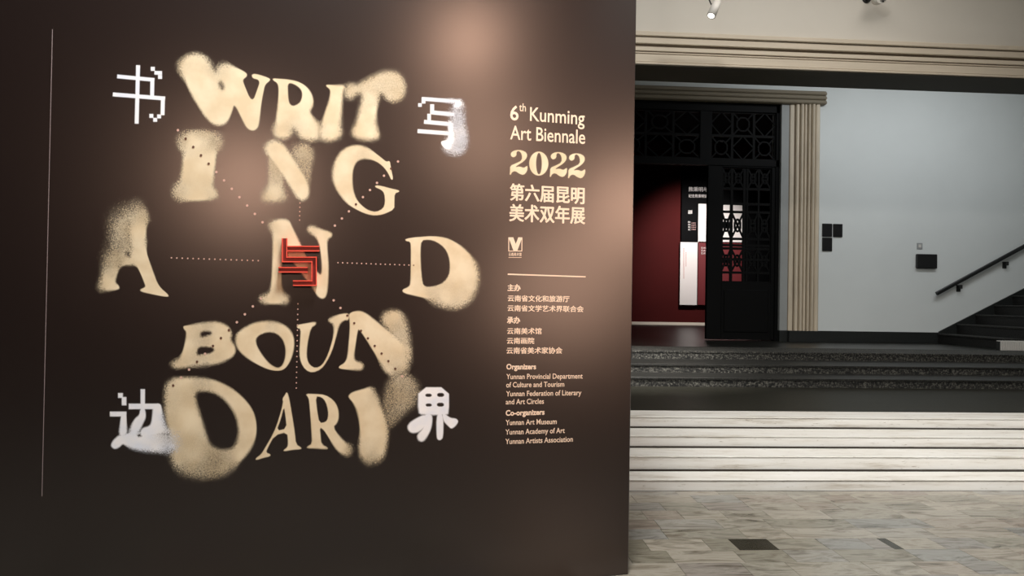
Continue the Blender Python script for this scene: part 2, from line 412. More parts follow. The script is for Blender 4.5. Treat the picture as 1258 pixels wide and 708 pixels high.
# baseboard
bb = at_y(1000, 406.5, YW).z
sx0 = at_y(1152.7, 408.2, YW).x
struct(MB().box(dx1-0.005, sx0, YW-0.03, YW, ZU, bb, bev=0.004).build('baseboard_back', M['dark_skirt']))

# ------------------------------------------------------------------ side stair on the right
ss = tag(empty('side_staircase', (sx0, YW-1, ZU)), 'dark stone side staircase climbing to the right along the white far wall', 'stairs')
A = at_y(1152.7, 408.2, YW-0.03); B = at_y(1258, 354.6, YW-0.03); slope = (B.z-A.z)/(B.x-A.x)
tread = 0.40; rise = tread*slope; sx = at_y(1159, 420, YW-0.2).x
nst = 8
depth = 1.9
for i in range(nst):
    xa = sx + i*tread
    if xa > XR: break
    MB().box(xa, XR-0.01, YW-depth, YW-0.03, ZU+i*rise, ZU+(i+1)*rise-0.035).build('step_riser', M['granite_side'], ss)
    MB().box(xa-0.02, XR-0.01 if i == nst-1 else xa+tread+0.03, YW-depth-0.02, YW-0.03, ZU+(i+1)*rise-0.035, ZU+(i+1)*rise, bev=0.006).build('step_tread', M['granite_tread'], ss)
sk = MB(); xe = XR-0.01; zt = lambda x: A.z + (x-A.x)*slope
vs = []
for yy in (YW-0.035, YW-0.001): vs += [(sx0, yy, ZU), (xe, yy, ZU), (xe, yy, zt(xe)), (sx0, yy, zt(sx0))]
sk.add(vs, [(0, 1, 2, 3), (4, 7, 6, 5), (0, 4, 5, 1), (1, 5, 6, 2), (2, 6, 7, 3), (3, 7, 4, 0)])
sk.build('stair_skirting', M['dark_skirt'], ss)

# handrail
YR = YW-0.09
h0 = at_y(1150.5, 361, YR); h1 = at_y(1258, 302.9, YR); hd = (h1-h0); h2 = h0 + hd*1.5
hr = tag(empty('handrail', h0), 'black sloping handrail on the white wall above the side stair', 'handrail')
rm = MB(); wv = 0.024; hh = 0.038
dn = hd.normalized(); up = Vector((-dn.z, 0, dn.x))
for a, b in ((h0, h2),):
    v = []
    for p in (a, b):
        for (sy, su) in ((-1, -.6), (-.6, -1), (.6, -1), (1, -.6), (1, .6), (.6, 1), (-.6, 1), (-1, .6)):
            v.append(p + Vector((0, sy*wv, 0)) + up*su*hh)
    f = [(k, (k+1) % 8, 8+(k+1) % 8, 8+k) for k in range(8)] + [tuple(range(8)), tuple(range(15, 7, -1))]
    rm.add(v, f)
rm.build('rail', M['black_rail'], hr)
for (px, py) in ((1180.8, 349), (1237.6, 320.3)):
    p = at_y(px, py, YR)
    b = MB(); b.box(p.x-0.022, p.x+0.022, YR-0.02, YW, p.z-0.10, p.z-0.02, bev=0.006)
    b.box(p.x-0.045, p.x+0.045, YW-0.012, YW, p.z-0.16, p.z-0.02, bev=0.004); b.build('bracket', M['black_rail'], hr)

# wall plates
for (a, b, c, d, lab) in ((1009.7, 1021.9, 275.1, 290.9, 'upper left one of three black square plates beside the door moulding'),
                          (1023.0, 1034.6, 275.5, 291.3, 'right one of three black square plates beside the door moulding'),
                          (1009.7, 1021.9, 292.4, 308.5, 'lowest of three black square plates beside the door moulding')):
    p, q = at_y(a, d, YW), at_y(b, c, YW)
    r = MB().box(p.x, q.x, YW-0.025, YW, p.z, q.z, bev=0.006).build('wall_plate', M['plate']); tag(r, lab, 'plate', 'black square plates by the door')
    
p, q = at_y(1124.5, 329.6, YW), at_y(1149.3, 312.8, YW)
wb = MB(); wb.box(p.x, q.x, YW-0.07, YW, p.z, q.z, bev=0.012)
o = wb.build('wall_box', M['plate']); tag(o, 'black rectangular box on the white wall left of the handrail', 'box')
p, q = at_y(1126.2, 306.2, YW), at_y(1133, 298.8, YW)
sw = tag(empty('light_switch', (p.x, YW, p.z)), 'small grey light switch above the black rectangular wall box', 'switch')
MB().box(p.x, q.x, YW-0.012, YW, p.z, q.z, bev=0.003).build('cover_plate', M['switch'], sw)
MB().box(p.x+0.03, q.x-0.03, YW-0.018, YW-0.010, p.z+0.03, q.z-0.03, bev=0.002).build('rocker', M['white_metal'], sw)

# ribbed box at the edge of the upper landing
YB = 12.53
p = at_y(1229.5, 431, YB); q = at_y(1258, 419.6, YB)
gr = tag(empty('floor_heater', (p.x, YB, ZU)), 'low pale ribbed grille box standing at the edge of the upper floor', 'grille')
gw = 0.9; gz = ZU + 0.17
MB().box(p.x, p.x+gw, YB+0.02, YB+0.11, ZU, gz-0.012).build('body', M['dark_skirt'], gr)
for k in range(28):
    xx = p.x + k*gw/28
    MB().box(xx+0.004, xx+0.026, YB, YB+0.115, ZU, gz, bev=0.003).build('fin', M['white_metal'], gr)

# ------------------------------------------------------------------ doorway
dr = struct(empty('door_1', ((dx0+dx1)/2, YW, ZU)))
# hood above the opening: three stacked rolls
hx1 = at_y(1018, 120, YW-0.14).x; hzt = at_y(1018, 111.9, YW-0.14).z; hzb = at_y(1018, 128.3, YW-0.14).z
n = 3; hz = (hzt-hzb)/n
for k in range(n):
    z0 = hzb + k*hz; prof = []
    for t in range(7):
        a = -math.pi/2 + math.pi*t/6
        prof.append((YW-0.10-0.05*math.cos(a), z0 + hz*0.5 + hz*0.5*math.sin(a)))
    prof += [(YW+0.0, z0+hz), (YW+0.0, z0)]
    mb = MB(); mb.extr_x(prof, dx0+dx1-hx1+0.05, hx1-0.05, 1); mb.tube((hx1-0.055, YW, z0+hz/2), (hx1-0.055, YW-0.10, z0+hz/2), hz*0.5, n=14)
    mb.build('hood_moulding', M['hood'], dr, smooth=False)
# fluted jamb: profile across x, swept up
jx0 = at_y(966.8, 330, YW).x; jx1 = at_y(1004.3, 330, YW).x
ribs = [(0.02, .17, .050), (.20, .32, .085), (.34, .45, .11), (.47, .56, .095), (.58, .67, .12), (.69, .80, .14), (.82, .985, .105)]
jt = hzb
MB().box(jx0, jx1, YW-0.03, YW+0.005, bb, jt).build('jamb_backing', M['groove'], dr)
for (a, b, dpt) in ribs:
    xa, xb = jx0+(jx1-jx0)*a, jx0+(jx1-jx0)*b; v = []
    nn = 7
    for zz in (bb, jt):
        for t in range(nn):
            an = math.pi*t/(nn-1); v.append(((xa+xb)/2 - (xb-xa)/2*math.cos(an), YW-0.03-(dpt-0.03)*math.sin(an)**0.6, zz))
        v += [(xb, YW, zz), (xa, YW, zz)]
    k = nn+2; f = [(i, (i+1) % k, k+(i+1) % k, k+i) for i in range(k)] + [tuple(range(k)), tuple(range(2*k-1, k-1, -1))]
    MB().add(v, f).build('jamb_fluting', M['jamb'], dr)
MB().box(jx0-0.0, jx1, YW-0.145, YW, ZU, bb, bev=0.004).build('jamb_plinth', M['dark_skirt'], dr)
MB().box(dx1-0.03, jx0, YW-0.03, YW+0.30, bb, jt).build('jamb_reveal', M['reveal'], dr)
MB().box(dx1-0.03, jx0, YW-0.035, YW+0.30, ZU, bb).build('jamb_plinth', M['dark_skirt'], dr)
for o_ in [c_ for c_ in dr.children if c_.name.startswith('jamb')]:
    c_ = o_.copy(); COL.objects.link(c_); c_.parent = dr; c_.matrix_parent_inverse = o_.matrix_parent_inverse
    c_.scale.x = -1; c_.location.x = dx0+dx1
# lattice screen
YD = YW+0.12
def bar(mb, p, q, w, Y=YD, d=0.04):
    (xa, za), (xb, zb_) = p, q; L = math.hypot(xb-xa, zb_-za); ux, uz = (xb-xa)/L, (zb_-za)/L; nx, nz = -uz*w/2, ux*w/2
    v = [(x+s*nx, yy, z+s*nz) for yy in (Y-d/2, Y+d/2) for (x, z, s) in ((xa, za, 1), (xb, zb_, 1), (xb, zb_, -1), (xa, za, -1))]
    mb.add(v, [(0, 1, 2, 3), (7, 6, 5, 4), (0, 4, 5, 1), (1, 5, 6, 2), (2, 6, 7, 3), (3, 7, 4, 0)])
lx0 = at_y(867.5, 330, YD).x; lx1 = dx1
ztr = at_y(860, 200, YD).z          # underside of the transom
def zz(py, px=900): return at_y(px, py, YD).z
def xx_(px): return at_y(px, 300, YD).x
def lattice(mb, x0, x1, z0, z1, cols, rows, w):
    cw, ch = (x1-x0)/cols, (z1-z0)/rows
    for i in range(cols+1): bar(mb, (x0+i*cw, z0), (x0+i*cw, z1), w)
    for j in range(rows+1): bar(mb, (x0, z0+j*ch), (x1, z0+j*ch), w, d=0.036)
    for i in range(cols):
        for j in range(rows):
            cx, cz = x0+(i+.5)*cw, z0+(j+.5)*ch
            if (i+j) % 2 == 0:
                rx, rz = cw*.30, ch*.30; P = [(cx+rx*math.cos(a), cz+rz*math.sin(a)) for a in [math.pi/8+k*math.pi/4 for k in range(8)]]
                for k in range(8): bar(mb, P[k], P[(k+1) % 8], w*.6, d=0.03)
                for sx_, sz_ in ((1, 1), (1, -1), (-1, 1), (-1, -1)): bar(mb, (cx+sx_*rx*.7, cz+sz_*rz*.7), (cx+sx_*cw*.5, cz+sz_*ch*.5), w*.6, d=0.028)
            else:
                bar(mb, (cx-cw/2, cz), (cx, cz+ch/2), w*.5, d=0.03); bar(mb, (cx, cz+ch/2), (cx+cw/2, cz), w*.5, d=0.03)
                bar(mb, (cx+cw/2, cz), (cx, cz-ch/2), w*.5, d=0.03); bar(mb, (cx, cz-ch/2), (cx-cw/2, cz), w*.5, d=0.03)
# outer frame + transom
mb = MB(); mb.box(dx0, lx1, YD-0.07, YD+0.07, dz1-0.22, dz1+0.05); mb.box(dx0, lx1, YD-0.07, YD+0.07, ztr-0.05, ztr+0.08)
mb.box(lx1-0.10, lx1, YD-0.07, YD+0.07, ZU, dz1); mb.box(dx0, dx0+0.12, YD-0.07, YD+0.07, ZU, dz1)
mb.build('door_frame', M['black_wood'], dr)
tm = MB(); zt0 = ztr+0.08; zt1 = dz1-0.22
lattice(tm, dx0+0.12, lx0-0.15, zt0, zt1, 5, 2, 0.05); lattice(tm, lx0+0.05, lx1-0.1, zt0, zt1, 3, 2, 0.05); tm.box(lx0-0.17, lx0+0.07, YD-0.05, YD+0.05, zt0, zt1)
tm.build('transom_lattice', M['black_wood'], dr)
# right leaf
lf = MB(); zbt = ZU+0.02
wx0, wx1 = xx_(886), xx_(946); wz0, wz1 = zz(347), zz(206)
lf.box(lx0, wx0, YD-0.05, YD+0.05, zbt, ztr-0.05, bev=0.008); lf.box(wx1, lx1-0.1, YD-0.05, YD+0.05, zbt, ztr-0.05, bev=0.008)
lf.box(wx0, wx1, YD-0.05, YD+0.05, wz1, ztr-0.05); lf.box(wx0, wx1, YD-0.05, YD+0.05, zbt, wz0)
lf.box(wx0+0.05, wx1-0.05, YD-0.065, YD-0.04, zbt+0.15, wz0-0.15, bev=0.01)
leaf = lf.build('door_leaf', M['black_wood'], dr)
la = MB(); W1 = 0.055
xm = xx_(898); xq = xx_(913.5)
for px in (886, 898, 913.5, 917, 931, 946): bar(la, (xx_(px), wz0), (xx_(px), wz1), W1 if px < 915 else W1*0.7)
for py in (206, 232, 250.5, 260.5, 293.5, 301.5, 305.5, 319, 335, 347): bar(la, (wx0, zz(py)), (wx1, zz(py)), W1*0.9, d=0.034)
def motif(x0, x1, z0, z1, w=0.035):
    cx, cz = (x0+x1)/2, (z0+z1)/2; rx, rz = (x1-x0)*.26, (z1-z0)*.24
    P = [(cx+rx*math.cos(a), cz+rz*math.sin(a)) for a in [k*math.pi/3+math.pi/6 for k in range(6)]]
    for k in range(6): bar(la, P[k], P[(k+1) % 6], w, d=0.03)
    for (ex, ez) in ((x0, z0), (x1, z0), (x0, z1), (x1, z1)): bar(la, (cx, cz), (ex, ez), w, d=0.026)
for (a, b) in ((886, 898), (898, 913.5), (917, 931), (931, 946)):
    for (t, u) in ((206, 232), (260.5, 293.5), (305.5, 335)): motif(xx_(a), xx_(b), zz(u), zz(t))
latt = la.build('lattice', M['black_wood'], leaf)
tx = 3.36-(lx1-0.1)
leaf2 = leaf.copy(); COL.objects.link(leaf2); leaf2.parent = dr; leaf2.matrix_parent_inverse = leaf.matrix_parent_inverse; leaf2.location.x += tx
latt2 = latt.copy(); COL.objects.link(latt2); latt2.parent = leaf2

# ------------------------------------------------------------------ room behind the door
YI = 23.6
struct(MB().box(XL+5, XR, YI, YI+0.3, ZU, 7).build('wall_inner', M['red_room']))
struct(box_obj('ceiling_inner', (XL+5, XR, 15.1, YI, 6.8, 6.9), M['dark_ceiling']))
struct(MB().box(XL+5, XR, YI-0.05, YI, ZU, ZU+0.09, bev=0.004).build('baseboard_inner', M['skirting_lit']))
YP = YI-0.12
def pbox(a, b, c, d, Y, th=0.05):
    p, q = at_y(a, d, Y), at_y(b, c, Y); return (p.x, q.x, Y, Y+th, p.z, q.z)
bd = tag(empty('display_board', at_y(880, 375, YP)), 'large exhibition board in black, white and red behind the black lattice door', 'display board')
box_obj('black_panel', pbox(836, 952, 205, 374, YP, 0.1), M['board_black'], bd)  # right end widened in black, standing in for dim wall behind the lattice
box_obj('white_panel', pbox(857.6, 914, 251.8, 298, YP-0.02), M['board_white'], bd)
box_obj('white_panel', pbox(835, 857, 298, 374.6, YP-0.02), M['board_white'], bd)
box_obj('red_panel', pbox(857, 918, 298, 374.6, YP-0.02), M['board_red'], bd)

# ------------------------------------------------------------------ text machinery
def text_mesh(body, bold=0.0, res=3):
    cu = bpy.data.curves.new('text', 'FONT'); cu.body = body; cu.resolution_u = res; cu.offset = bold; cu.fill_mode = 'FRONT'
    ob = bpy.data.objects.new('text', cu); COL.objects.link(ob); bpy.context.view_layer.update()
    dg = bpy.context.evaluated_depsgraph_get(); me = bpy.data.meshes.new_from_object(ob.evaluated_get(dg))
    n = len(me.vertices); co = np.empty(n*3); me.vertices.foreach_get('co', co)
    fs = [tuple(p.vertices) for p in me.polygons]; bpy.data.objects.remove(ob); bpy.data.meshes.remove(me); bpy.data.curves.remove(cu)
    return co.reshape(-1, 3)[:, :2], fs
_h, _ = text_mesh('H'); CAPH = _h[:, 1].max()
LEAN = 0.0155
def fit_text(body, x0, x1, b0, b1, h, cjk=False, bold=0.0):
    """pixel coordinates of a text line: x range, baseline left/right, cap (or body) height"""
    uv, fs = text_mesh(body, 0.0 if cjk else bold)
    u0, u1 = uv[:, 0].min(), uv[:, 0].max(); v0, v1 = (uv[:, 1].min(), uv[:, 1].max()) if cjk else (0.0, CAPH)
    t = (uv[:, 0]-u0)/(u1-u0); s = (uv[:, 1]-v0)/(v1-v0)*h
    P = np.stack([x0 + t*(x1-x0) + s*LEAN, b0 + t*(b1-b0) - s], 1)
    if cjk and bold:
        w = bold*h*0.62; n = len(P); out = []; F = []
        for k, (a, b) in enumerate(((1, 0), (-1, 0), (0, 1), (0, -1), (.7, .7), (-.7, -.7), (.7, -.7), (-.7, .7))):
            out.append(np.column_stack([P + np.array([a*w, b*w*0.7]), np.full(n, float(k))])); F += [tuple(i+k*n for i in f) for f in fs]
        return np.concatenate(out), F
    return P, fs
pw = empty('title_wall', WO - WD*3 + Vector((0, 0, 0)))
tag(pw, 'large dark brown exhibition title wall with cream printed lettering, left of the steps', 'wall panel')
def wall_obj(name, P, fs, mat, off, label=None, parent=pw):
    me = bpy.data.meshes.new(name); me.from_pydata([tuple(v) for v in wall_np(P, off)], [], fs); me.materials.append(mat)
    o = bpy.data.objects.new(name, me); COL.objects.link(o); o.parent = parent; o.matrix_parent_inverse = parent.matrix_basis.inverted()
    if label: o['label'] = label
    return o

# ------------------------------------------------------------------ title wall
def TW(v): p = WO + WD*v[0] - WN*v[1]; return (p.x, p.y, v[2])
MB().box(-6.2, 0, 0, 0.36, 0, 4.2, bev=0.004, T=TW).build('wall_body', M['panel'], pw)

# board text inside
def board_text(body, x0, x1, b0, b1, h, mat, cjk=True, name='board_text', bold=0.02):
    P, fs = fit_text(body, x0, x1, b0, b1, h, cjk, bold)
    V = [tuple(at_y(p[0], p[1], YP-0.024-(0.0008*p[2] if len(p) > 2 else 0))) for p in P]
    me = bpy.data.meshes.new(name); me.from_pydata(V, [], fs); me.materials.append(mat); o = bpy.data.objects.new(name, me); COL.objects.link(o)
    o.parent = bd; o.matrix_parent_inverse = bd.matrix_basis.inverted(); return o
board_text('熊秉明与', 846, 869.5, 235.2, 235.6, 5.6, M['board_white'])
board_text('纪念熊秉明诞', 846, 869, 242.8, 243.2, 4.2, M['board_white'], bold=0.0)
board_text('诞辰', 845.3, 850.6, 263, 263, 4.6, M['board_white'])
for k in range(4): board_text('展览', 845.3, 848.2, 274+3.1*k, 274+3.1*k, 2.2, M['board_white'], bold=0.0)
for k in range(4): board_text('云南美术', 849.2, 855, 275+2.6*k, 275+2.6*k, 1.6, M['board_text'], bold=0.0)
for k in range(3): board_text('艺术馆', 861.2, 868.8, 306+3.3*k, 306.1+3.3*k, 2.3, M['board_white'])
for (px, n0, n1) in ((839.5, 305, 343), (842.2, 310, 328)):
    mb = MB()
    y_ = n0
    while y_ < n1:
        p, q = at_y(px, y_+1.3, YP-0.023), at_y(px+1.1, y_, YP-0.023); mb.box(p.x, q.x, YP-0.024, YP-0.02, p.z, q.z); y_ += 2.0
    mb.build('board_text', M['board_text'], bd)

# text column on the title wall: body, x0, x1, baseline left, right, height, cjk, bold
LINES = [('6', 626.7, 637, 147.2, 147.8, 17.2, 0, .015), ('th', 637.8, 646, 136.4, 137, 9.6, 0, .004), ('Kunming', 651, 718.2, 148.3, 153.4, 16.5, 0, .008),
    ('Art Biennale', 626.7, 718.8, 171, 176.8, 16.6, 0, .008),
    ('第六届昆明', 626.7, 717.6, 246.2, 251, 20.6, 1, .045), ('美术双年展', 626, 718.3, 271.8, 275.4, 21, 1, .045),
    ('主办', 623.8, 639.3, 357.6, 357.8, 8.2, 1, .075), ('云南省文化和旅游厅', 623.8, 699.4, 370.4, 371.3, 7.6, 1, .05),
    ('云南省文学艺术界联合会', 623.5, 716.7, 382.5, 383.7, 7.6, 1, .05), ('承办', 623, 638.7, 397.6, 397.6, 8.2, 1, .075),
    ('云南美术馆', 623, 665.2, 410.6, 410.7, 7.6, 1, .05), ('云南画院', 622.7, 656.2, 422.6, 422.6, 7.6, 1, .05), ('云南省美术家协会', 622.3, 690.5, 434.8, 434.6, 7.8, 1, .05),
    ('Organizers', 622, 658.5, 453.9, 453.7, 6.3, 0, .035), ('Yunnan Provincial Department', 622, 715.8, 466, 465.2, 6.2, 0, .012),
    ('of Culture and Tourism', 621.8, 693.2, 476.1, 475.2, 6.2, 0, .012), ('Yunnan Federation of Literary', 621.7, 714.2, 487.1, 485.6, 6.2, 0, .012),
    ('and Art Circles', 621.3, 668.2, 497, 496.2, 6.2, 0, .012), ('Co-organizers', 621.2, 669, 510.8, 509.5, 6.3, 0, .035),
    ('Yunnan Art Museum', 621.1, 683.9, 522.5, 521.1, 6.3, 0, .012), ('Yunnan Academy of Art', 620.9, 693.8, 534.2, 532.1, 6.3, 0, .012),
    ('Yunnan Artists Association', 620.8, 703.7, 545.9, 542.8, 6.3, 0, .012)]
M['text_ink'] = plain('light_text_ink', srgb(244, 222, 200), 0.45)
for body, x0, x1, b0, b1, h, cj, bo in LINES:
    P, fs = fit_text(body, x0, x1, b0, b1, h, bool(cj), bo)
    wall_obj('text_line', P, fs, M['text_ink'], 0.0012, 'printed line reading ' + body)
def quad_px(pts): return np.array(pts, float), [tuple(range(len(pts)))]
wall_obj('divider_line', *quad_px([(623.7, 336.2), (719.5, 339.5), (719.5, 341.0), (623.7, 337.9)]), M['text_ink'], 0.0012, 'thin cream horizontal line across the text column')
wall_obj('vertical_line', *quad_px([(64.0, 36), (64.9, 36), (52.0, 610), (51.1, 610)]), M['hairline'], 0.0012, 'thin pale vertical line near the left edge')
# museum emblem: bold V in a thin box over small characters
E0, ES = (615, 285), 17.7
def ep(l): return [(E0[0]+a/ES, E0[1]+b/ES) for a, b in l]
em_v = []; em_f = []
for poly in ([(172, 118), (275, 118), (330, 262), (352, 420), (283, 420)], [(330, 262), (385, 118), (470, 120), (360, 420), (330, 420)],
             [(168, 120), (186, 120), (186, 425), (168, 425)], [(456, 122), (474, 122), (470, 425), (452, 425)], [(168, 408), (470, 408), (470, 426), (168, 426)],
             [(172, 552), (455, 552), (455, 562), (172, 562)]):
    k = len(em_v); em_v += ep(poly); em_f.append(tuple(range(k, k+len(poly))))
wall_obj('emblem', np.array(em_v), em_f, M['text_ink'], 0.0012, 'small cream emblem of a bold V in a box')
P, fs = fit_text('云南美术馆', 624.8, 640.6, 314.6, 314.8, 4.2, True, .02); wall_obj('emblem_text', P, fs, M['text_ink'], 0.0014)

# ------------------------------------------------------------------ blurred display letters
def chaikin(P, n=2):
    P = np.asarray(P, float)
    for _ in range(n):
        Q = np.roll(P, -1, 0); P = np.stack([P*.75+Q*.25, P*.25+Q*.75], 1).reshape(-1, 2)
    return P
def sdf(X, P):
    A = P; B = np.roll(P, -1, 0); out = np.full(len(X), 1e9); ins = np.zeros(len(X), bool)
    for a, b in zip(A, B):
        ab = b-a; L = (ab@ab) + 1e-9; t = np.clip(((X-a)@ab)/L, 0, 1); d = np.hypot(*(X - a - t[:, None]*ab).T); out = np.minimum(out, d)
        c = ((a[1] > X[:, 1]) != (b[1] > X[:, 1])); 
        if a[1] != b[1]: ins ^= c & (X[:, 0] < (b[0]-a[0])*(X[:, 1]-a[1])/(b[1]-a[1]) + a[0])
    return np.where(ins, out, -out)
def field(X, C, k):
    C = np.asarray(C, float); d2 = ((X[:, None, :]-C[None, :, :2])**2).sum(2) + 4.0; w = 1/d2**1.5; return (w*C[None, :, k]).sum(1)/w.sum(1)
LETTERS = []
def shape(fr, poly, ctrl, holes=(), ch=2):
    """outline in the frame fr=(x0,y0,scale); ctrl = (x, y, blur px, density); holes = (poly, blur)"""
    x0, y0, s = fr; T = lambda L: np.array([(x0+a/s, y0+b/s) for a, b in L])
    c = np.array([(x0+q[0]/s, y0+q[1]/s, q[2], q[3] if len(q) > 3 else 1.0) for q in ctrl])
    P = T(poly); P = chaikin(P, ch) if ch else P
    return P, c, [(chaikin(T(h), ch) if ch else T(h), b) for h, b in holes]
def evaluate(shapes, X):
    G = np.full(len(X), -9.0); D = np.ones(len(X)); A = np.full(len(X), -1.0); K = np.zeros(len(X))
    for P, c, hs in shapes:
        b = field(X, c, 2); d = field(X, c, 3); g = sdf(X, P)/b
        for hp, hb in hs: g = np.minimum(g, -sdf(X, hp)/hb)
        t = np.clip((g+1)/2, 0, 1); a = t*t*(3-2*t)*d
        w = (a > A) | ((a == A) & (g > G)); w |= (A <= 0.001) & (g > G) & (a <= 0.001)
        G = np.where(w, g, G); D = np.where(w, d, D); K = np.where(w, np.clip((b-1.2)/2.5, 0, 1), K); A = np.maximum(A, a)
    return G, D, A, K
def letter(name, label, shapes, mat, step=0.75):
    pts = np.concatenate([s[0] for s in shapes]); bm_ = max(s[1][:, 2].max() for s in shapes)
    pad = min(14, bm_*1.8+1.5); lo = pts.min(0)-pad; hi = pts.max(0)+pad
    nx, ny = int((hi[0]-lo[0])/step)+1, int((hi[1]-lo[1])/step)+1
    gx_, gy_ = np.meshgrid(lo[0]+np.arange(nx)*step, lo[1]+np.arange(ny)*step); X = np.stack([gx_.ravel(), gy_.ravel()], 1)
    G, D, A, K = evaluate(shapes, X); G = np.clip(G, -4, 4)
    act = (G > -2.0).reshape(ny, nx); q = act[:-1, :-1] | act[1:, :-1] | act[:-1, 1:] | act[1:, 1:]
    jj, ii = np.nonzero(q); k = jj*nx+ii; F = np.stack([k, k+nx, k+nx+1, k+1], 1)
    used, inv = np.unique(F, return_inverse=True); F = inv.reshape(F.shape)
    V = wall_np(X[used], 0.0006 + 0.00004*len(LETTERS))
    me = bpy.data.meshes.new(name); me.vertices.add(len(V)); me.vertices.foreach_set('co', V.astype(np.float32).ravel())
    me.loops.add(F.size); me.loops.foreach_set('vertex_index', F.ravel().astype(np.int32)); me.polygons.add(len(F))
    me.polygons.foreach_set('loop_start', np.arange(0, F.size, 4, dtype=np.int32)); me.update(calc_edges=True)
    for an, arr in (('edge', G), ('cover', D), ('grain', K)):
        at_ = me.attributes.new(an, 'FLOAT', 'POINT'); at_.data.foreach_set('value', arr[used].astype(np.float32))
    me.materials.append(mat); o = bpy.data.objects.new(name, me); COL.objects.link(o); o.parent = pw; o.matrix_parent_inverse = pw.matrix_basis.inverted()
    o['label'] = label; LETTERS.append(shapes); return o

R1 = (200, 50, 5.056); R2 = (320, 70, 5.9); R3 = (200, 150, 6.44); R4 = (310, 160, 7.078); R5 = (400, 170, 7.08)
R6 = (110, 230, 4.718); R7 = (315, 260, 5.9); R8 = (485, 280, 6.436)
S1 = (200, 385, 6.989); S2 = (360, 370, 6.4375); S3 = (190, 455, 5.057); S4 = (310, 470, 6.438); S5 = (410, 440, 5.058)
S6 = (130, 470, 7.45); S7 = (490, 465, 8.325); S8 = (500, 110, 7.867); T1 = (130, 70, 7.867)

letter('printed_letter', 'sprayed cream letter W', [shape(R1, [(108,130),(150,92),(210,80),(265,98),(300,150),(330,205),(345,160),(390,140),(440,160),(520,198),(524,222),(498,240),(500,262),(555,392),(592,290),(602,258),(590,240),(560,235),(550,212),(575,204),(665,233),(667,248),(635,272),(625,320),(610,400),(600,500),(590,545),(560,562),(525,548),(498,500),(445,388),(430,440),(405,500),(365,530),(310,520),(260,470),(220,405),(180,340),(145,262),(110,200),(98,160)],
    [(100,140,5,.9),(180,80,4,.95),(150,300,2.2,1),(230,450,2.2,1),(365,535,2.5,1),(330,160,5,.8),(430,430,1.5,1),(560,565,1.6,1),(520,215,1,1),(660,240,.8,1),(520,310,.8,1),(600,330,.8,1),(220,250,3,1)],
    [([(350,250),(372,262),(382,290),(372,310),(352,290)],3.5)])], M['ink'])
letter('printed_letter', 'cream letter R with blurred foot, first row', [shape(R2, [(88,155),(130,158),(200,163),(270,177),(325,207),(362,250),(384,305),(380,360),(352,395),(395,455),(440,500),(430,590),(380,605),(330,600),(285,580),(255,530),(235,515),(225,565),(180,592),(130,588),(98,560),(92,520),(110,480),(120,400),(130,300),(132,220),(122,188),(92,170)],
    [(100,160,.9),(300,190,.9),(370,300,1.5),(370,400,2.5),(420,540,5,.95),(330,600,4,.95),(240,540,4,.8),(150,590,4,1),(90,540,4,.9),(115,420,2,1),(130,250,1,1)],
    [([(198,185),(250,198),(297,235),(305,280),(290,330),(255,352),(225,355),(205,330),(198,260)],1.1)])], M['ink'])
letter('printed_letter', 'cream letter I leaning into the R', [shape(R2, [(475,200),(540,205),(612,205),(605,235),(592,280),(590,350),(582,430),(577,500),(588,560),(540,603),(480,608),(430,590),(430,520),(450,460),(475,380),(500,310),(508,250),(498,228),(478,215)],
    [(480,205,.9),(610,215,2.5),(595,330,3),(460,400,1.8),(440,550,4.5,.9),(540,600,4),(580,540,4)])], M['ink'])
letter('printed_letter', 'grainy cream letter T ending the first row', [shape(R2, [(620,215),(660,195),(700,205),(740,180),(800,150),(880,112),(950,105),(1010,125),(1048,185),(1048,260),(1015,312),(960,328),(915,305),(885,265),(862,265),(850,330),(837,430),(838,510),(862,560),(840,598),(760,600),(700,590),(662,555),(678,510),(705,450),(725,360),(742,290),(722,258),(695,270),(660,302),(625,290),(608,250)],
    [(650,240,5,.75),(720,200,4,.7),(830,150,4.5,.75),(960,200,4.5,.72),(1040,220,3.5,.7),(780,330,4,.85),(780,450,3.5,.95),(760,570,4,1),(850,400,2.5,1),(870,220,4,.7)])], M['ink'])
letter('printed_letter', 'blurred cream letter I in the second row', [shape(R3, [(160,80),(300,62),(440,88),(472,140),(460,205),(425,235),(415,330),(402,440),(395,510),(435,560),(425,608),(300,625),(170,625),(115,612),(80,570),(95,510),(140,460),(155,350),(165,240),(128,205),(118,140)],
    [(130,120,5,.55),(300,75,3.5,.7),(450,140,5,.5),(250,160,4,.95),(420,320,2.2,1),(150,350,3,1),(100,560,5,.75),(280,620,2.2,1),(420,570,3.5,.85),(280,350,3,1)])], M['ink'])
letter('printed_letter', 'blurred cream letter N in the second row', [
    shape(R4, [(112,130),(170,85),(245,100),(300,160),(360,250),(420,340),(475,430),(495,510),(485,585),(445,615),(400,600),(350,530),(290,430),(220,330),(150,240),(115,185)], [(120,130,4,.95),(300,200,3,1),(200,290,2.5,1),(480,480,2.5,1),(430,600,3,1)]),
    shape(R4, [(140,180),(230,260),(275,330),(268,420),(262,500),(290,560),(280,610),(180,622),(95,612),(88,565),(142,490),(145,330)], [(150,220,3,.6),(200,400,3,.6),(190,560,4,.9),(100,590,5,.8),(280,590,5,.7)]),
    shape(R4, [(360,150),(430,118),(500,135),(530,190),(520,270),(505,350),(500,450),(490,500),(440,400),(380,290),(345,210)], [(370,150,6,.5),(450,180,4,.6),(520,200,4,.5),(440,300,4,.45),(490,420,3,.4)])], M['ink'])
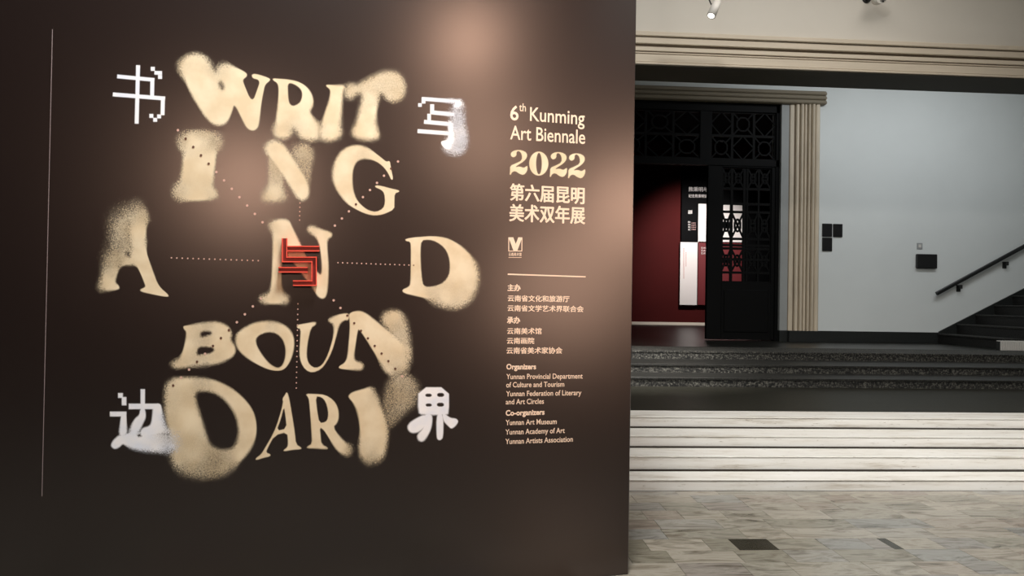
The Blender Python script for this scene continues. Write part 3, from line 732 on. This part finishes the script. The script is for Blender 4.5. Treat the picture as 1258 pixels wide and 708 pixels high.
letter('printed_letter', 'cream letter G with crisp serifs', [shape(R5, [(558,195),(530,205),(500,182),(450,142),(390,97),(330,67),(260,58),(190,75),(130,120),(85,190),(65,270),(62,350),(85,430),(130,500),(190,570),(250,610),(330,650),(400,670),(460,670),(520,655),(597,617),(598,560),(600,480),(640,466),(640,452),(560,435),(490,415),(437,408),(428,424),(485,448),(512,480),(518,560),(500,612),(440,642),(380,630),(330,600),(280,550),(250,490),(235,420),(232,330),(240,260),(270,200),(320,178),(380,180),(440,200),(490,235),(530,280),(555,325),(572,363),(588,355),(575,290),(565,240)],
    [(65,300,3,1),(120,130,2.5,1),(260,60,2,1),(340,80,2.2,.9),(330,150,2,.85),(240,300,1.3,1),(130,500,2,1),(300,620,.9,1),(560,640,.8,1),(450,150,.9,1),(580,350,.7,1),(560,210,.7,1),(440,415,.7,1),(520,500,.7,1)], ch=1)], M['ink'])
letter('printed_letter', 'cream letter A with its peak dissolving into speckles', [
    shape(R6, [(240,110),(300,105),(340,160),(335,200),(326,250),(328,370),(345,425),(372,500),(400,575),(460,626),(455,638),(380,625),(300,607),(292,594),(325,580),(320,560),(296,500),(270,450),(215,450),(215,420),(240,400),(235,300),(200,200)],
    [(260,120,11,.55),(335,150,4,.7),(225,200,9,.7),(330,260,1.6,1),(280,260,5,1),(240,330,5,.9),(330,400,.8,1),(300,500,.8,1),(400,600,.7,1),(220,440,3,.9)]),
    shape(R6, [(170,150),(240,110),(260,260),(250,360),(272,450),(182,452),(160,500),(147,555),(172,572),(172,596),(75,603),(52,580),(68,530),(80,470),(88,400),(125,340),(130,270),(128,200)],
    [(150,160,11,.35),(200,220,10,.6),(100,350,9,.3),(160,340,9,.45),(100,440,6,.5),(170,430,4,.6),(220,445,1.6,.85),(150,500,1.5,.8),(120,560,2.5,1),(55,570,4.5,.8),(170,590,1.2,1)],
    [([(205,372),(235,378),(245,400),(228,405),(212,392)],3.0)])], M['ink'])
letter('printed_letter', 'cream letter N behind the red raised character', [shape(R7, [(85,95),(130,60),(200,54),(238,65),(262,118),(310,220),(365,335),(440,440),(470,465),(477,400),(465,290),(455,230),(430,180),(382,152),(368,120),(400,100),(470,130),(545,150),(548,182),(512,200),(514,280),(523,380),(520,500),(510,610),(480,637),(440,612),(400,540),(330,450),(270,370),(205,310),(186,330),(180,450),(183,580),(232,622),(225,665),(120,672),(38,662),(28,620),(90,600),(108,540),(115,400),(120,250),(118,150)],
    [(90,90,4,.85),(170,60,2.5,1),(270,120,1.6,1),(120,250,2,1),(115,450,1.5,1),(35,640,4,.85),(225,645,4,.85),(130,670,2,1),(370,120,3,.9),(545,165,2,1),(470,300,1.2,1),(520,400,1.5,1),(480,635,1.5,1),(185,450,1.5,1)])], M['ink'])
letter('printed_letter', 'cream letter D with speckled lower bowl', [shape(R8, [(80,92),(120,80),(200,72),(300,65),(400,77),(470,108),(540,155),(612,230),(655,320),(662,420),(635,510),(590,585),(500,635),(420,632),(320,600),(250,558),(150,535),(70,516),(57,490),(110,468),(125,440),(127,300),(128,150),(122,110),(90,105)],
    [(80,95,.8),(300,65,.9),(470,100,1.2),(560,170,1.8),(655,330,4,.95),(650,450,4.5,.9),(600,570,5,.85),(480,630,5,.75),(330,590,5,.7),(300,510,3,.8),(400,540,5,.92),(200,540,1.2,1),(70,500,.9,1),(120,300,.8,1),(520,350,3,1),(450,250,1.2,1)],
    [([(210,100),(270,92),(330,110),(392,155),(427,220),(438,300),(430,370),(395,427),(330,460),(260,468),(228,460),(215,410),(205,300),(202,180)],1.1)], ch=1)], M['ink'])
letter('printed_letter', 'slanting cream letter B', [shape(S1, [(175,110),(220,105),(300,90),(380,78),(450,73),(522,90),(575,130),(592,180),(578,228),(612,270),(627,320),(607,367),(550,402),(480,430),(400,442),(300,450),(200,462),(118,477),(72,440),(90,418),(140,395),(172,330),(195,240),(205,160),(180,135)],
    [(180,110,1,1),(300,90,2.5,.85),(370,85,2.5,.75),(520,90,2.5,1),(590,200,2.5,.95),(620,320,2,1),(450,430,3,.9),(340,420,4,.75),(90,440,4,.8),(150,470,3,.9),(170,300,1.3,1),(350,240,3,.75),(480,250,2,1)],
    [([(325,155),(380,150),(422,160),(418,185),(370,200),(318,207)],2.2),([(300,290),(370,285),(430,293),(447,315),(420,345),(360,352),(282,364)],1.7)])], M['ink'])
letter('printed_letter', 'cream letter O with thin lower right', [shape(S1, [(625,220),(640,170),(700,125),(770,90),(850,70),(940,70),(1020,90),(1082,130),(1120,190),(1130,260),(1117,350),(1085,430),(1045,480),(1000,496),(930,490),(850,460),(760,410),(680,350),(633,290)],
    [(625,220,2.5,1),(700,120,2.2,1),(850,72,2.2,1),(930,110,3,.85),(1060,110,2,1),(1125,250,1.3,1),(1000,495,.8,1),(850,460,1,1),(680,350,1.7,1)],
    [([(795,240),(810,200),(860,170),(920,160),(980,173),(1030,220),(1055,290),(1055,370),(1035,440),(1000,472),(960,464),(910,430),(860,370),(815,300)],1.3)])], M['ink'])
letter('printed_letter', 'slender cream letter U', [shape(S2, [(30,190),(100,178),(178,164),(180,186),(142,212),(120,300),(107,400),(110,460),(132,508),(180,533),(230,508),(265,450),(295,370),(322,270),(325,185),(285,162),(283,143),(350,110),(420,96),(445,108),(440,150),(400,152),(362,190),(337,300),(307,400),(267,480),(222,540),(152,568),(100,546),(63,490),(50,420),(57,300),(62,222),(33,214)],
    [(30,200,1,1),(100,300,1,1),(290,150,2.3,.95),(400,100,1.3,1),(150,560,.9,1),(300,350,.8,1)], ch=1)], M['ink'])
letter('printed_letter', 'wide blurred cream letter N ending the fourth row', [
    shape(S2, [(440,95),(520,74),(580,98),(645,150),(720,210),(800,265),(880,335),(922,420),(905,555),(815,600),(740,572),(700,510),(640,402),(580,305),(520,218),(510,240),(495,340),(480,440),(490,475),(557,495),(550,545),(480,545),(363,537),(363,515),(410,490),(432,440),(441,330),(450,220),(448,150)],
    [(450,100,1,1),(560,80,1.5,1),(650,140,1.8,1),(640,400,1.3,1),(740,560,3,.85),(820,590,6,.6),(910,450,5,.85),(860,340,4,1),(500,300,.9,1),(370,525,.8,1),(550,520,2.5,.95),(520,200,1,1)]),
    shape(S2, [(700,150),(722,100),(780,73),(850,85),(890,150),(905,230),(920,330),(932,420),(925,500),(830,330),(750,230)],
    [(720,110,4.5,.85),(800,110,3.5,.92),(890,160,5,.7),(840,220,4,.65),(915,300,5,.65),(900,400,4,.85)])], M['ink'])
letter('printed_letter', 'large cream letter D with speckled base, last row', [shape(S3, [(80,82),(120,50),(200,46),(320,50),(410,75),(490,120),(560,180),(612,250),(634,330),(630,420),(592,500),(522,580),(440,640),(350,665),(250,660),(160,630),(112,570),(95,480),(85,380),(70,300),(65,200),(68,120)],
    [(75,90,4,.85),(180,50,3,1),(290,80,3,.75),(420,80,2,.95),(560,180,1.5,1),(632,350,1.2,1),(560,540,2.5,1),(450,610,6,.65),(380,580,6,.5),(300,640,7,.5),(180,620,7,.6),(120,560,5,.85),(75,300,3.5,.85),(70,200,4,.85),(230,520,6,.85),(200,300,4,1)],
    [([(243,132),(330,125),(402,152),(462,210),(505,280),(525,360),(520,430),(490,490),(430,500),(375,488),(340,462),(318,400),(290,310),(262,220)],3.0)])], M['ink'])
letter('printed_letter', 'crisp cream letter A in the last row', [shape(S4, [(272,76),(285,100),(301,180),(321,300),(336,400),(345,490),(390,518),(382,529),(320,533),(250,546),(248,535),(277,515),(284,480),(275,392),(175,420),(120,520),(108,556),(146,570),(137,586),(90,596),(30,616),(26,601),(70,570),(100,520),(170,400),(210,290),(245,160),(238,130),(258,100)], [(280,250,.9,1),(90,590,1,1)], [([(250,190),(262,260),(273,365),(190,385),(225,290)],.9)], ch=1)], M['ink'])
letter('printed_letter', 'cream letter R with sweeping leg, last row', [shape(S4, [(420,90),(500,92),(575,98),(642,140),(677,200),(685,270),(672,320),(638,355),(690,430),(740,480),(778,510),(778,560),(740,580),(690,556),(648,510),(600,430),(565,375),(533,355),(540,430),(547,490),(597,518),(587,528),(500,522),(432,520),(435,508),(473,485),(469,400),(459,250),(450,150),(443,120)],
    [(450,300,.9,1),(600,120,.9,1),(600,400,1,1),(690,500,1.6,1),(780,540,4.5,.75)], [([(500,110),(545,115),(580,150),(600,220),(600,280),(580,315),(530,322),(513,230)],.9)], ch=1)], M['ink'])
letter('printed_letter', 'cream letter Y with thick blurred stem and faint arm', [
    shape(S5, [(90,237),(112,213),(180,195),(230,178),(262,220),(287,290),(322,370),(337,450),(327,560),(300,630),(230,658),(180,640),(155,572),(163,490),(163,430),(150,340),(123,280),(98,252)],
    [(95,235,1.2,1),(180,195,1.5,1),(260,220,4,.85),(330,420,3.5,1),(320,560,3.5,.95),(240,650,5,.65),(165,560,3,.9),(165,430,1.2,1),(200,450,3,1)]),
    shape(S5, [(320,230),(350,130),(430,95),(500,135),(528,210),(500,285),(440,335),(385,390),(340,440),(318,350),(308,290)],
    [(430,120,5,.5),(500,220,5,.4),(420,230,6,.5),(350,350,5,.35),(330,220,5,.35)])], M['ink'])

def B4(x0, y0, x1, y1, w): # bar as polygon
    L = math.hypot(x1-x0, y1-y0); nx, ny = -(y1-y0)/L*w/2, (x1-x0)/L*w/2
    return [(x0+nx, y0+ny), (x1+nx, y1+ny), (x1-nx, y1-ny), (x0-nx, y0-ny)]
def SQ(cx, cy, w): return [(cx-w/2, cy-w/2), (cx+w/2, cy-w/2), (cx+w/2, cy+w/2), (cx-w/2, cy+w/2)]
cr = [(300, 300, .75, 1)]
letter('printed_character', 'crisp white pixel-style character at upper left', [shape(T1, p, cr, ch=0) for p in (
    B4(312, 80, 298, 645, 38), B4(110, 188, 470, 222, 36), B4(450, 205, 447, 395, 38), B4(68, 362, 573, 402, 38), B4(552, 385, 548, 563, 38),
    SQ(515, 575, 38), SQ(477, 608, 38), SQ(440, 570, 38), SQ(454, 115, 38), B4(470, 153, 543, 155, 36), SQ(524, 193, 38))], M['ink_white'], 0.6)
letter('printed_character', 'white character at upper right with a blurred bluish right side', [
    *[shape(S8, p, [(100, y, .8, 1), (300, y, .9, 1), (460, y, 2.5, 1)], ch=0) for p, y in ((B4(145, 90, 520, 118, 36), 100), (B4(225, 220, 460, 242, 38), 230), (B4(165, 312, 420, 335, 38), 320), (B4(102, 402, 410, 425, 38), 410))],
    *[shape(S8, p, [(200, 200, .8, 1)], ch=0) for p in (B4(160, 75, 160, 135, 36), SQ(125, 150, 34), B4(243, 143, 243, 230, 38), B4(214, 235, 214, 330, 34))],
    shape(S8, [(470,110),(535,110),(540,160),(480,190),(440,170)], [(500,140,2.5,1),(540,150,3.5,.9)]),
    shape(S8, [(400,300),(450,310),(470,400),(460,520),(420,590),(370,580),(330,530),(330,500),(360,495),(392,480),(402,420),(392,340)], [(340,510,1,1),(400,420,1.2,1),(440,500,3,1),(460,400,4,.9)]),
    shape(S8, [(420,170),(540,130),(550,250),(560,360),(588,470),(560,600),(490,635),(400,620),(345,575),(400,450),(430,330)], [(545,200,5,.35),(470,250,4,.5),(500,450,4,.62),(560,520,4,.5),(450,620,4,.55)])], M['ink_white'], 0.6)
letter('printed_character', 'white character at lower left melting into blue haze', [
    *[shape(S6, p, [(200, 200, .9, 1)], ch=0) for p in (SQ(134, 120, 44), B4(167, 134, 167, 210, 42), B4(338, 62, 338, 260, 40), B4(210, 220, 470, 220, 50), B4(38, 290, 188, 290, 44))],
    shape(S6, [(145,275),(188,272),(190,380),(196,490),(120,500),(130,380),(140,300)], [(170,300,.9,1),(160,480,2,1)]),
    shape(S6, [(315,240),(360,240),(368,320),(340,375),(310,440),(275,505),(200,510),(225,410),(265,330),(308,300)], [(330,260,1,1),(300,350,1.5,1),(250,480,3,1)]),
    shape(S6, [(430,200),(500,190),(515,250),(535,400),(620,480),(420,490),(330,500),(312,470),(328,420),(400,402),(420,360),(430,250)], [(500,195,1,1),(425,330,1.3,1),(330,450,1.5,1),(530,350,3.5,.95),(620,480,6,.7)]),
    shape(S6, [(60,540),(100,500),(130,480),(250,455),(450,450),(600,462),(660,500),(660,600),(600,640),(400,635),(260,615),(190,585),(155,560),(120,598),(80,612),(45,585)], [(60,560,1.5,1),(130,580,1.5,1),(300,480,3,1),(250,610,3,1),(450,630,3.5,.95),(600,600,6,.75),(650,540,8,.4)],
          [([(285,478),(320,470),(330,492),(300,503)],1.5)])], M['ink_white'], 0.6)
letter('printed_character', 'white character at lower right with blobby strokes', [
    shape(S7, [(200,92),(512,92),(512,360),(480,375),(240,375),(195,350)], [(350,100,1,1),(220,365,1.8,1)], [(h, .8) for h in ([(272,157),(335,157),(335,190),(272,190)], [(392,150),(462,150),(462,190),(392,190)], [(275,258),(335,258),(335,289),(275,289)], [(390,250),(460,250),(460,290),(390,290)])], ch=1),
    shape(S7, [(262,360),(345,360),(338,500),(290,600),(240,655),(192,630),(188,575),(250,515),(265,430)], [(260,500,1.2,1),(230,640,1.8,.95)]),
    shape(S7, [(280,360),(160,418),(95,468),(88,522),(130,562),(195,555),(252,512),(300,450)], [(100,500,1.6,1),(200,450,1.3,1)]),
    shape(S7, [(385,350),(455,350),(455,600),(430,632),(400,632),(385,600)], [(420,500,1.1,1)]),
    shape(S7, [(440,330),(520,408),(590,410),(612,450),(545,523),(505,490),(450,430)], [(520,450,1.1,1)])], M['ink_white'], 0.6)
# the fat numerals of the year
U_ = (615, 115, 4.287)
two = [(50,408),(50,380),(80,368),(112,352),(112,320),(98,302),(84,306),(84,328),(66,338),(52,326),(56,308),(80,297),(112,298),(138,312),(140,336),(122,358),(92,376),(76,388),(102,384),(122,392),(136,382),(143,382),(140,410),(122,430),(100,424),(78,408),(60,414),(54,428),(47,428)]
def two_at(x0, x1, dy):
    k = (x1-x0)/96; return [(x0+(a-47)*k, b+dy) for a, b in two]
ysh = lambda L, c: [(a, b) for a, b in L]
letter('printed_numeral', 'bold cream numeral 2 opening the year', [shape(U_, two_at(47, 143, 0), [(90, 350, .8, 1)], ch=1)], M['ink'], 0.5)
th_ = [k*math.pi/10 for k in range(20)]
letter('printed_numeral', 'bold cream numeral 0 of the year', [shape(U_, [(201+51*math.cos(a), 369+64*math.sin(a)) for a in th_], [(200, 370, .8, 1)], [([(202+15*math.cos(a), 369+57*math.sin(a)) for a in th_], .8)], ch=1)], M['ink'], 0.5)
letter('printed_numeral', 'bold cream numeral 2 right after the zero', [shape(U_, two_at(258, 351, 11), [(300, 370, .8, 1)], ch=1)], M['ink'], 0.5)
letter('printed_numeral', 'bold cream numeral 2 closing the year', [shape(U_, two_at(354, 447, 18), [(400, 370, .8, 1)], ch=1)], M['ink'], 0.5)

# ------------------------------------------------------------------ dotted rays
def dots(name, label, pts, r):
    A = np.zeros(len(pts))
    for L in LETTERS[:18]: A = np.maximum(A, evaluate(L, np.array(pts, float))[2])
    V = []; F = []; mi = []
    for (x, y), a in zip(pts, A):
        k = len(V); V += [(x+r*math.cos(t*math.pi/5), y+r*math.sin(t*math.pi/5)) for t in range(10)]; F.append(tuple(range(k, k+10))); mi.append(1 if a > 0.5 else 0)
    o = wall_obj(name, np.array(V), F, M['dot_pink'], 0.0024, label); o.data.materials.append(M['dot_dark']); o.data.polygons.foreach_set('material_index', mi); return o
lin = lambda p, q, n: [(p[0]+(q[0]-p[0])*i/(n-1), p[1]+(q[1]-p[1])*i/(n-1)) for i in range(n)]
dots('dotted_line', 'row of small dots running left from the centre', lin((210.6, 316.9), (317.3, 320.4), 17), 0.95)
dots('dotted_line', 'row of small dots running right from the centre', lin((415.2, 322.9), (508.2, 326), 17), 0.85)
dots('dotted_line', 'short row of small dots above the centre', lin((368.5, 249.5), (368.1, 270.5), 5), 0.8)
dots('dotted_line', 'long row of small dots below the centre', lin((366, 373.5), (364, 477), 17), 0.85)
dots('dotted_line', 'diagonal row of dots towards the upper left', lin((218.6, 160), (322.5, 273.2), 12), 1.6)
dots('dotted_line', 'diagonal row of dots towards the upper right', lin((489.0, 198.5), (411.4, 277.3), 10), 1.5)
dots('dotted_line', 'diagonal row of dots towards the lower left', lin((320.4, 366.9), (212.7, 473.8), 12), 1.6)
dots('dotted_line', 'diagonal row of dots towards the lower right', lin((409.9, 369.2), (494, 462.5), 11), 1.5)

# ------------------------------------------------------------------ red raised character
rc = tag(empty('relief_character', at_wall(366, 325)), 'small red raised character of channelled strokes fixed on the middle letter N', 'sign')
def rp(x, y): return (315+x/5.9, 260+y/5.9)
def prism(mb, poly, o0, o1, mi=0):
    a = [tuple(at_wall(*rp(*p), 0.0)+WN*o0) for p in poly]; b = [tuple(at_wall(*rp(*p), 0.0)+WN*o1) for p in poly]; n = len(poly)
    mb.add(a+b, [tuple(range(n)), tuple(range(2*n-1, n-1, -1))]+[(i, (i+1) % n, n+(i+1) % n, n+i) for i in range(n)], mi)
def offset_path(path, d):
    out = []
    for i, p in enumerate(path):
        segs = []
        if i > 0: a = path[i-1]; L = math.dist(a, p); segs.append(((p[0]-a[0])/L, (p[1]-a[1])/L))
        if i < len(path)-1: b = path[i+1]; L = math.dist(p, b); segs.append(((b[0]-p[0])/L, (b[1]-p[1])/L))
        if len(segs) == 1: t = segs[0]; out.append((p[0]-t[1]*d, p[1]+t[0]*d))
        else:
            n1, n2 = (-segs[0][1], segs[0][0]), (-segs[1][1], segs[1][0]); k = d/(1+n1[0]*n2[0]+n1[1]*n2[1]); out.append((p[0]+(n1[0]+n2[0])*k, p[1]+(n1[1]+n2[1])*k))
    return out
for path in ([(206, 197), (206, 350), (418, 350), (418, 520), (266, 520)], [(222, 272), (457, 272)], [(162, 424), (372, 424)]):
    bs = MB(); rm_ = MB()
    for (mb, da, db, o1) in ((bs, -17, 17, 0.026), (rm_, -20, -12, 0.040), (rm_, 12, 20, 0.040)):
        A_, B_ = offset_path(path, da), offset_path(path, db)
        for i in range(len(path)-1): prism(mb, [A_[i], A_[i+1], B_[i+1], B_[i]], 0.001, o1)
    s_ = bs.build('stroke', M['dark_red'], rc); rm_.build('stroke_rim', M['red'], s_)

# ------------------------------------------------------------------ track spotlight and camera near the ceiling
YS = 8.6
a = at_y(880.5, 4, YS); b = at_y(871.8, 21.5, YS) + Vector((0, -0.055, 0)); ax = (b-a).normalized()
tl = tag(empty('track_spotlight', a), 'white cylindrical track spotlight with a lit lens above the cornice', 'spotlight')
q = MB(); q.tube(a - ax*0.02, b, 0.050, 0.052, 24); q.build('lamp_head', M['white_metal'], tl, smooth=True)
q = MB(); q.tube(b, b+ax*0.004, 0.036, 0.036, 24); q.build('lens', M['lens'], tl)
c = at_y(871, 2.5, YS)
q = MB(); q.tube(a + Vector((-0.065, 0, -0.02)), c + Vector((0, 0, 0.03)), 0.008, n=10); q.tube(a + Vector((-0.065, 0, -0.02)), a + Vector((0.0, 0, -0.03)), 0.008, n=10)
q.tube(c + Vector((0, 0, 0.03)), c + Vector((0.0, 0, 0.10)), 0.01, n=10); q.build('yoke', M['dark_metal'], tl)
e1 = at_y(800, -6, YS)
q = MB(); q.box(e1.x, c.x+0.05, YS-0.018, YS+0.018, c.z+0.04, c.z+0.07, bev=0.003); q.build('track', M['white_metal'], tl)
q = MB()
for x_ in (e1.x+0.1, c.x+0.02): q.tube((x_, YS, c.z+0.06), (x_, YS, 7.0), 0.006, n=8)
q.build('suspension_rod', M['white_metal'], tl)

k = at_y(1083, -3.0, YF-0.25)
cc = tag(empty('security_camera', k), 'dark round camera lens with a ring at the very top of the header wall', 'camera')
fwd = (CAM - k).normalized()
q = MB(); q.tube(k - fwd*0.02 + Vector((0, 0.12, 0.02)), k, 0.075, 0.075, 24); q.build('housing', M['white_metal'], cc, smooth=True)
q = MB()
for t in range(10):
    an = 2*math.pi*t/10; u_ = fwd.orthogonal().normalized(); w_ = fwd.cross(u_); p_ = k + (u_*math.cos(an)+w_*math.sin(an))*0.052
    q.tube(p_, p_+fwd*0.012, 0.014, n=10)
q.build('lamp_ring', M['dark_metal'], cc)
q = MB(); q.tube(k, k+fwd*0.02, 0.028, n=20); q.build('lens', M['dark_metal'], cc)
q = MB(); q.tube((k.x-0.02, YF+0.10, k.z+0.12), k + Vector((0.0, 0.10, 0.04)), 0.02, n=12); q.tube((k.x-0.02, YF+0.105, k.z+0.12), (k.x-0.02, YF+0.08, k.z+0.12), 0.06, n=20); q.build('mounting_arm', M['dark_metal'], cc)
